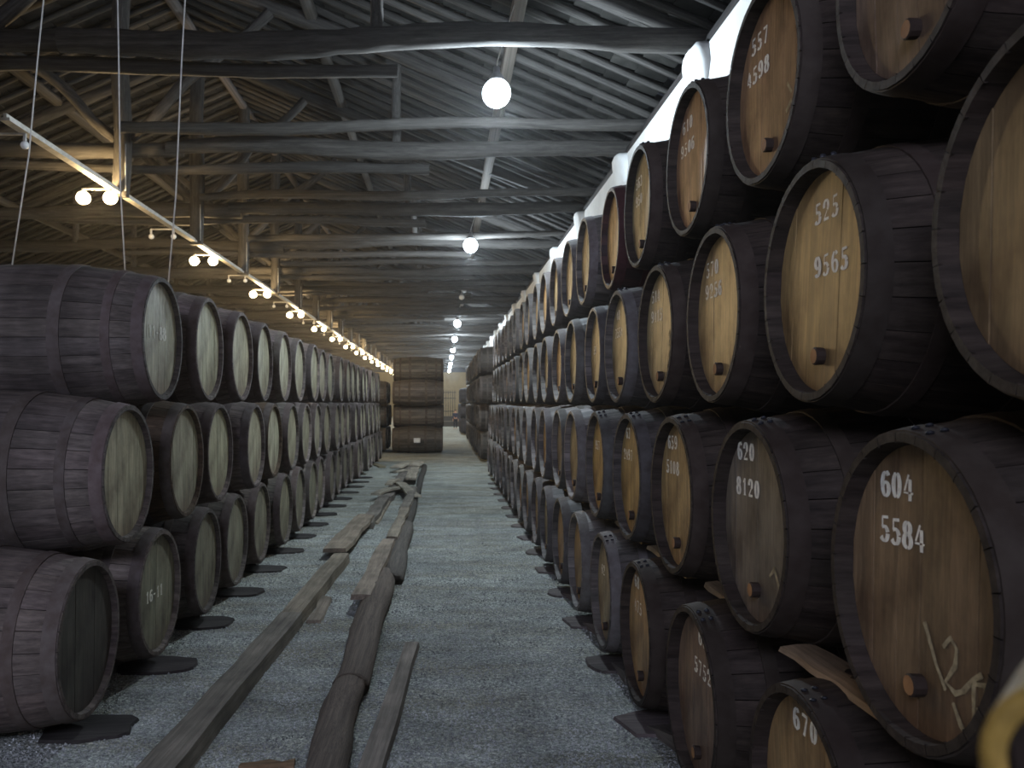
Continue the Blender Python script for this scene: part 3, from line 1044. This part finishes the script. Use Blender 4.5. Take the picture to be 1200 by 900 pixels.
for i in range(1, 17):
    o = obj('runner_board', RUN[i % 4], None, (1.325 + random.uniform(-.015, .015), ROWY[0] + PITCH[0] * i - 0.46, EYE - 0.902), (0, 0, PI / 2 + random.uniform(-.03, .03)), color=jit((0.42, 0.30, 0.17), .25))
    tag(o, 'pale board between bottom and second rows of right stack, over the %s bottom barrel' % ORD[i - 1], 'board', 'boards between the right rows')
# right line: round logs with boards on top
RLOG = [log_mesh('log_rail', 120 + i, M_PLANK, n=14, segs=16, wob=0.08, bend=0.07) for i in range(3)]


def rail_log(p0, p1, r, lab, col, k, dz=0.0):
    o = between('log_rail', RLOG[k], (*p0, r * 0.42 + dz), (*p1, r * 0.42 + dz), r, None, col, rz=r * 0.75)
    return tag(o, lab, 'log')


rail_log((-0.57, 3.2), (-0.575, 5.35), 0.105, 'nearest round log of the right rail at the bottom of the photo', PD, 0)
rail_log((-0.575, 5.2), (-0.60, 8.6), 0.115, 'second round log of the right rail, overlapping the nearest log', PD, 1, 0.02)
rail_log((-0.52, 8.4), (-0.53, 12.2), 0.11, 'third round log of the right rail with boards along its left side', (0.15, 0.13, 0.11), 2)
rail_log((-0.53, 12.1), (-0.54, 16.8), 0.085, 'fourth dark log of the right rail, beside a narrow board', (0.09, 0.08, 0.065), 0)
rail_log((-0.52, 16.7), (-0.54, 24.0), 0.07, 'farthest dark log of the right rail, ending before the four-high stack', (0.08, 0.07, 0.06), 1)
lay('wooden_plank', (-0.70, 7.25), (-0.665, 10.3), 0.17, 0.045, 0.115, 'grey board lying on the right rail, nearest of its boards', 'plank', PC, 11, rag=.012)
lay('wooden_plank', (-0.63, 10.45), (-0.60, 13.6), 0.15, 0.045, 0.115, 'long weathered board on the right rail beyond the nearest board', 'plank', PC, 12, rag=.015)
lay('wooden_plank', (-0.62, 13.4), (-0.58, 16.6), 0.16, 0.04, 0.115, 'narrow dark board on the right rail, third board along it', 'plank', (0.24,0.21,0.17), 13, rag=.015)
lay('wooden_plank', (-0.40, 3.2), (-0.235, 6.25), 0.15, 0.045, 0, 'loose tapering board on gravel right of the log rail, in the foreground', 'plank', (0.27, 0.235, 0.19), 14, rag=.008, taper=0.3)
# broken boards across the far rails
BR = [((440, 579), (470, 571), .20, 'broken board bridging the two rails, nearest of the crosswise pieces'),
      ((468, 566), (486, 582), .22, 'broken board lying askew against the right rail'),
      ((454, 569), (466, 563), .16, 'short broken board near the left rail, behind the bridging board'),
      ((462, 553), (483, 551), .16, 'thin board straight across both rails near their far end'),
      ((481, 562), (487, 548), .24, 'pale board along the inside of the right rail near its far end'),
      ((464, 549), (480, 543), .30, 'pale broad board at the far end of the rails, leftmost'),
      ((484, 546), (493, 541), .30, 'pale broad board at the far end of the rails, rightmost')]
for i, (a, b, wd, lab) in enumerate(BR):
    lay('broken_board', gp(*a, .12), gp(*b, .12), wd, 0.03, 0.10 + 0.010 * (i % 3), lab, 'plank', (0.42, 0.37, 0.29), 20 + i, rag=.02, curl=0.03)
lay('broken_board', gp(438, 543, .03), gp(449, 547, .03), 0.2, 0.04, 0, 'small pale offcut on gravel beside the left stack far end', 'plank', (0.36, 0.31, 0.2), 31, rag=.02)
lay('orange_offcut', gp(286, 897, .02), gp(345, 893, .02), 0.05, 0.025, 0, 'small orange and pale wood chip at the bottom edge between the rails', 'wood chip', (0.30, 0.19, 0.11), 32, rag=.02)

# gravel stones near the camera, nobody could count them
import numpy as np
rng = np.random.default_rng(3)
N = 52000
gy = 3.6 + 9.5 * rng.random(N) ** 1.6
gx = -2.3 + 3.6 * rng.random(N)
gs = 0.0045 + 0.008 * rng.random(N) ** 2
base = np.array([(1, 0, 0), (-.5, .87, 0), (-.5, -.87, 0), (0, 0, 1.0)])
ang = rng.random(N) * 6.283
c_, s_ = np.cos(ang), np.sin(ang)
vx = (base[None, :, 0] * c_[:, None] - base[None, :, 1] * s_[:, None]) * gs[:, None] + gx[:, None]
vy = (base[None, :, 0] * s_[:, None] + base[None, :, 1] * c_[:, None]) * gs[:, None] + gy[:, None]
vz = base[None, :, 2] * gs[:, None] * (0.5 + 0.7 * rng.random((N, 1)))
verts = np.stack([vx, vy, vz], -1).reshape(-1, 3)
faces = (np.array([(0, 1, 3), (1, 2, 3), (2, 0, 3)])[None] + (np.arange(N) * 4)[:, None, None]).reshape(-1, 3)
gme = mesh_of('gravel', verts.tolist(), faces.tolist(), M_PEBBLE)
g = obj('gravel', gme, None, color=(0.42, 0.43, 0.42))
g['kind'] = 'stuff'
tag(g, 'loose grey gravel stones strewn over the aisle floor', 'gravel')

# ------------------------------------------------------------------ lamps
GLOBE = mesh_of('glowing_globe', *sphere_geo(0.18, 14, 10), M_COOL, True)
GLOBE_OFF = mesh_of('unlit_globe', *sphere_geo(0.10, 12, 8), M_OFF, True)
CAPM = mesh_of('lamp_cap', *lathe([(0, 0.10), (0.05, 0.085), (0.10, 0.045), (0.17, 0.04), (0.17, 0.001)], 12, axis='z'), M_CAP, True)
lit = 0


def lamp_light(parent, loc, power, col, r):
    ld = bpy.data.lights.new('lamp_light', 'POINT')
    ld.energy = power
    ld.color = col
    ld.shadow_soft_size = r
    lo = bpy.data.objects.new('lamp_light', ld)
    COL.objects.link(lo)
    lo.parent = parent
    lo.location = loc


for i in range(0, 10):
    Y = 10.75 + 10.4 * i
    on = Y not in ()
    off = i == 2
    x, z = 0.665, EYE + 3.90
    top = TZ - 0.1
    if off:
        lab = 'unlit white globe lamp on a cord between lit lamps, down the hall'
    else:
        lab = 'cool white glowing globe lamp on a cord, %s lit one from the camera' % ORD[lit]
        lit += 1
    t = thing('pendant_lamp', lab, 'lamp', (x, Y, z), 0, 'pendant lamps over the aisle')
    if off:
        obj('globe', GLOBE_OFF, t)
        obj('lamp_cap', CAPM, t, (0, 0, 0.07), scale=(.7, .7, .7))
    else:
        obj('globe', GLOBE, t)
        lamp_light(t, (0, 0, -0.27), COOL_POWER, COOL, 0.08)
        obj('lamp_cap', CAPM, t, (0, 0, 0.16))
    obj('cord', tube_mesh('cord', [(0, 0, 0.2), (0.01, 0, 0.4), (0.26, 0, roof_z(0.94) - 0.13 - z)], 0.008, M_WIRE), t)

# lighting track under the king posts, with pairs of bulbs
XT, ZT = -5.35, EYE + 3.46
tr = thing('light_track', 'long pale board hung under the king posts carrying the warm bulbs', 'light track', (XT, 0, ZT))
obj('board', mesh_of('board', *merge([box_geo(-0.06, 0.06, 10.4, 104, -0.02, 0.02), box_geo(-0.02, 0.02, 10.4, 104, 0.02, 0.07)]), plain('track_paint', (0.55, 0.52, 0.46), 0.6)), tr)
for k in range(1, 22):
    Y = 10.0 + 4.3 * k
    obj('hanger', tube_mesh('hanger', [(0.13, Y - 0.3, 0.02), (0.13, Y - 0.3, TZ - ZT)], 0.012, M_STEEL), tr)
BULB = mesh_of('bulb', *sphere_geo(0.11, 12, 8), M_WARM, True)
BULB_OFF = mesh_of('unlit_bulb', *sphere_geo(0.055, 10, 6), M_OFF, True)
ARM = mesh_of('bracket', *merge([box_geo(-0.45, 0.02, -0.015, 0.015, 0.13, 0.155), box_geo(-0.46, -0.43, -0.02, 0.02, 0.05, 0.15), box_geo(-0.015, 0.015, -0.02, 0.02, 0.05, 0.15)]), M_STEEL)
n = 0
for i in range(0, 15):
    Y = 13.7 + 6.1 * i
    if Y < Y0 + 1 or Y > 103:
        continue
    lab = 'pair of warm bulbs under the track on the left, %s lit pair from the camera' % ORD[n]
    t = thing('twin_bulb_lamp', lab, 'lamp', (XT, Y, ZT - 0.17), 0, 'warm twin bulb lamps along the track')
    obj('bracket', ARM, t)
    obj('bulb', BULB, t, (0, 0, 0))
    obj('bulb', BULB, t, (-0.44, 0, 0))
    lamp_light(t, (-0.22, 0, -0.05), WARM_POWER, WARM, 0.06)
    if 4 < Y < 60:
        t = thing('twin_bulb_lamp', 'pair of small unlit bulbs on the left track, just past the %s lit pair' % ORD[n], 'lamp', (XT, Y + 3.2, ZT - 0.17), 0, 'unlit twin bulb lamps along the track')
        obj('bracket', ARM, t)
        obj('bulb', BULB_OFF, t, (0, 0, 0))
        obj('bulb', BULB_OFF, t, (-0.44, 0, 0))
    n += 1
t = thing('twin_bulb_lamp', 'pair of small unlit bulbs at the near end of the left track', 'lamp', (XT, 10.9, ZT - 0.17), 0, 'unlit twin bulb lamps along the track')
obj('bracket', ARM, t)
obj('bulb', BULB_OFF, t, (0, 0, 0))
obj('bulb', BULB_OFF, t, (-0.44, 0, 0))


# three pale cords dropping from the roof to the near end of the left stack
def at(px, py, Y):
    return ((px - 520) / 1000 * Y, Y, EYE + (472 - py) / 1000 * Y)


for (pts, lab) in (([at(60, -90, 7.6), at(44, 70, 7.6), at(34, 180, 7.6), at(14, 312, 7.6)], 'leftmost of three thin pale cords hanging from the roof onto the left barrels'),
                   ([at(136, -90, 7.4), at(139, 60, 7.4), at(141, 220, 7.4), at(147, 325, 7.4)], 'middle of three thin pale cords hanging from the roof onto the left barrels'),
                   ([at(222, -90, 7.2), at(213, 70, 7.2), at(206, 230, 7.2), at(197, 335, 7.2)], 'rightmost of three thin pale cords hanging from the roof onto the left barrels')):
    top = Vector(pts[0]) + (Vector(pts[0]) - Vector(pts[1])).normalized() * 1.5
    me = tube_mesh('hanging_cord', [top] + pts, 0.0065, M_WIRE)
    tag(obj('hanging_cord', me), lab, 'cord')

# ------------------------------------------------------------------ thin cellar haze filling the hall
hz = bpy.data.materials.new('cellar_haze')
hz.use_nodes = True
hz.node_tree.nodes.remove(hz.node_tree.nodes['Principled BSDF'])
vs_ = hz.node_tree.nodes.new('ShaderNodeVolumeScatter')
vs_.inputs['Density'].default_value = 0.0009
vs_.inputs['Anisotropy'].default_value = 0.75
hz.node_tree.links.new(vs_.outputs[0], hz.node_tree.nodes['Material Output'].inputs['Volume'])
hv, hf = box_geo(XL - 0.3, XR + 0.3, Y0 - 0.3, Y1 + 0.2, -0.1, EYE + 9)
hzo = obj('haze', mesh_of('haze', hv, hf, hz))
hzo['kind'] = 'stuff'
tag(hzo, 'faint haze in the air of the cellar, glowing around the lamps', 'haze')

# ------------------------------------------------------------------ far end: steps, gate, person
st = thing('steps', 'two dark wide steps across the far end of the aisle', 'steps', (0.6, 64, 0))
for i in range(2):
    obj('step', mesh_of('step', *box_geo(-3.5, 2.3, i * 0.6, 3.0, 0.38 * i, 0.38 * (i + 1)), plain('dark_step', (0.06, 0.055, 0.05), 0.9)), st)
    obj('nosing', mesh_of('nosing', *box_geo(-3.5, 2.3, i * 0.6 - 0.03, i * 0.6 + 0.06, 0.38 * (i + 1), 0.38 * (i + 1) + 0.04), plain('step_edge', (0.2, 0.18, 0.15), 0.9)), st)
gt = thing('barred_gate', 'dark barred gate at the top of the steps before the ochre wall', 'gate', (0.45, 65.6, 0.76))
for i in range(6):
    obj('gate_bar', mesh_of('gate_bar', *box_geo(-0.02, 0.02, -0.02, 0.02, 0, 2.0), M_DARKSTEEL), gt, (-0.45 + 0.17 * i, 0, 0))
for z in (0.35, 1.35, 1.8):
    obj('gate_rail', mesh_of('gate_rail', *box_geo(-0.5, 0.5, -0.025, 0.025, z, z + 0.05), M_DARKSTEEL), gt)


def skin_figure(name, verts, edges, radii, root, mat, parent):
    me = bpy.data.meshes.new(name)
    me.from_pydata(verts, edges, [])
    me.materials.append(mat)
    o = obj(name, me, parent)
    m = o.modifiers.new('skin', 'SKIN')
    for i, r in enumerate(radii):
        me.skin_vertices[0].data[i].radius = (r, r)
    me.skin_vertices[0].data[root].use_root = True
    m.use_smooth_shade = True
    s = o.modifiers.new('sub', 'SUBSURF')
    s.levels = s.render_levels = 1
    return o


pz = 1.30 / 1.72
pr = thing('person', 'person in dark blue clothes standing beside the right barrels, far down the aisle', 'person', (0.80, 58.5, 0), 0.3)
pr.scale = (pz, pz, pz)
SK = plain('skin', (0.55, 0.30, 0.2), 0.6)
CL = plain('dark_blue_cloth', (0.03, 0.035, 0.07), 0.9)
V = [(0, 0, .92), (0, 0, 1.15), (0, 0, 1.38), (0, 0, 1.48), (0, -.01, 1.56), (0, -.01, 1.66)]
E = [(0, 1), (1, 2), (2, 3), (3, 4), (4, 5)]
Rr = [.13, .12, .13, .055, .085, .08]
for s in (1, -1):
    k = len(V)
    V += [(s * .1, 0, .85), (s * .11, -.02, .48), (s * .11, .02, .08), (s * .12, -.14, .035)]
    E += [(0, k), (k, k + 1), (k + 1, k + 2), (k + 2, k + 3)]
    Rr += [.09, .062, .045, .035]
    k = len(V)
    V += [(s * .19, 0, 1.38), (s * .24, .02, 1.12), (s * .25, -.06, .88), (s * .25, -.08, .80)]
    E += [(2, k), (k, k + 1), (k + 1, k + 2), (k + 2, k + 3)]
    Rr += [.062, .045, .034, .03]
    h = k + 3
    for q, (dx, dy, dz) in enumerate(((-.01, -.05, -.05), (0, -.03, -.085), (0, -.008, -.09), (0, .015, -.085), (0, .032, -.07))):
        V.append((s * .25 + dx * s, -.08 + dy, .80 + dz))
        E.append((h, len(V) - 1))
        Rr.append(.009)
skin_figure('body', V, E, Rr, 0, SK, pr)
V = [(0, 0, .90), (0, 0, 1.15), (0, 0, 1.37), (0, 0, 1.43)]
E = [(0, 1), (1, 2), (2, 3)]
Rr = [.15, .14, .15, .08]
for s in (1, -1):
    k = len(V)
    V += [(s * .195, 0, 1.385), (s * .24, .02, 1.12), (s * .25, -.055, .89)]
    E += [(2, k), (k, k + 1), (k + 1, k + 2)]
    Rr += [.078, .06, .05]
skin_figure('jacket', V, E, Rr, 0, CL, pr)
V, E, Rr = [(0, 0, .90)], [], [.14]
for s in (1, -1):
    k = len(V)
    V += [(s * .1, 0, .84), (s * .11, -.02, .48), (s * .11, .02, .06)]
    E += [(0, k), (k, k + 1), (k + 1, k + 2)]
    Rr += [.105, .08, .065]
skin_figure('trousers', V, E, Rr, 0, plain('dark_trousers', (0.02, 0.02, 0.03), 0.9), pr)
hv, hf = sphere_geo(1, 12, 8)
obj('hair', mesh_of('hair', [(a * .095, b * .10 + .012, max(c * .10, -.02) + 1.665) for a, b, c in hv], hf, plain('brown_hair', (0.06, 0.035, 0.02), 0.8), True), pr)

# ------------------------------------------------------------------ out-of-focus small cask at the lower right
KS = 0.65
KX, KY, KZ = 0.464 * KS, 0.62 * KS, EYE - 0.268 * KS
KA = -math.atan2(KX, KY)
ks = thing('cask_stand', 'plain wooden post stand under the small blurred cask', 'stand', (KX + 0.036, KY + 0.049, 0), KA)
obj('post', mesh_of('post', *box_geo(-0.03, 0.03, -0.03, 0.03, 0.03, KZ - 0.07), M_PLANK), ks, color=(0.12, 0.09, 0.06))
obj('top_board', mesh_of('top_board', *box_geo(-0.05, 0.05, -0.06, 0.06, KZ - 0.07, KZ - 0.046), M_PLANK), ks, color=(0.12, 0.09, 0.06))
obj('foot', mesh_of('foot', *box_geo(-0.12, 0.12, -0.12, 0.12, 0, 0.03), M_PLANK), ks, color=(0.12, 0.09, 0.06))
kt = thing('small_cask', 'small blurred cask with yellow rim and reddish head, bottom right corner', 'cask', (KX, KY, KZ - 0.066 * KS), KA)
kt.scale = (KS, KS, KS)
CASKM = wood_mat('yellow_cask_wood', (20, 3, 20), lo=0.7, hi=1.2, rough=0.5)


def kp(t):
    return 0.064 - 0.012 * t + 0.0 * (1 - (2 * t - 1) ** 2)


prof = [(0.0, 0.046), (-0.003, 0.055), (0.0, 0.064)] + [(0.18 * t / 6, kp(t / 6)) for t in range(1, 7)] + [(0.18, 0.001)]
kv, kf = lathe(prof, 28, axis='z')
obj('body', mesh_of('body', [(a, c, b) for a, b, c in kv], [f[::-1] for f in kf], CASKM, True), kt, (0, 0, 0.066), color=(0.40, 0.25, 0.055))
kv, kf = lathe([(0.03, 0.044), (0.0, 0.0465)], 28, axis='z')
obj('shaded_chime', mesh_of('shaded_chime', [(a, c, b) for a, b, c in kv], [f[::-1] for f in kf], CASKM), kt, (0, 0, 0.066), color=(0.02, 0.014, 0.01))  # shadow of the rim painted in as a near-black band
kv, kf = lathe([(0.026, 0.030), (0.022, 0.028), (0.022, 0.001)], 28, axis='z')
obj('raised_disc', mesh_of('raised_disc', [(a, c, b) for a, b, c in kv], [f[::-1] for f in kf], CASKM), kt, (0, 0, 0.066), color=(0.42, 0.15, 0.08))
kv, kf = lathe([(0.028, 0.048), (0.028, 0.001)], 28, axis='z')
obj('head', mesh_of('head', [(a, c, b) for a, b, c in kv], [f[::-1] for f in kf], CASKM), kt, (0, 0, 0.066), color=(0.03, 0.018, 0.012))  # near-black so the rim's shadow rings the reddish disc
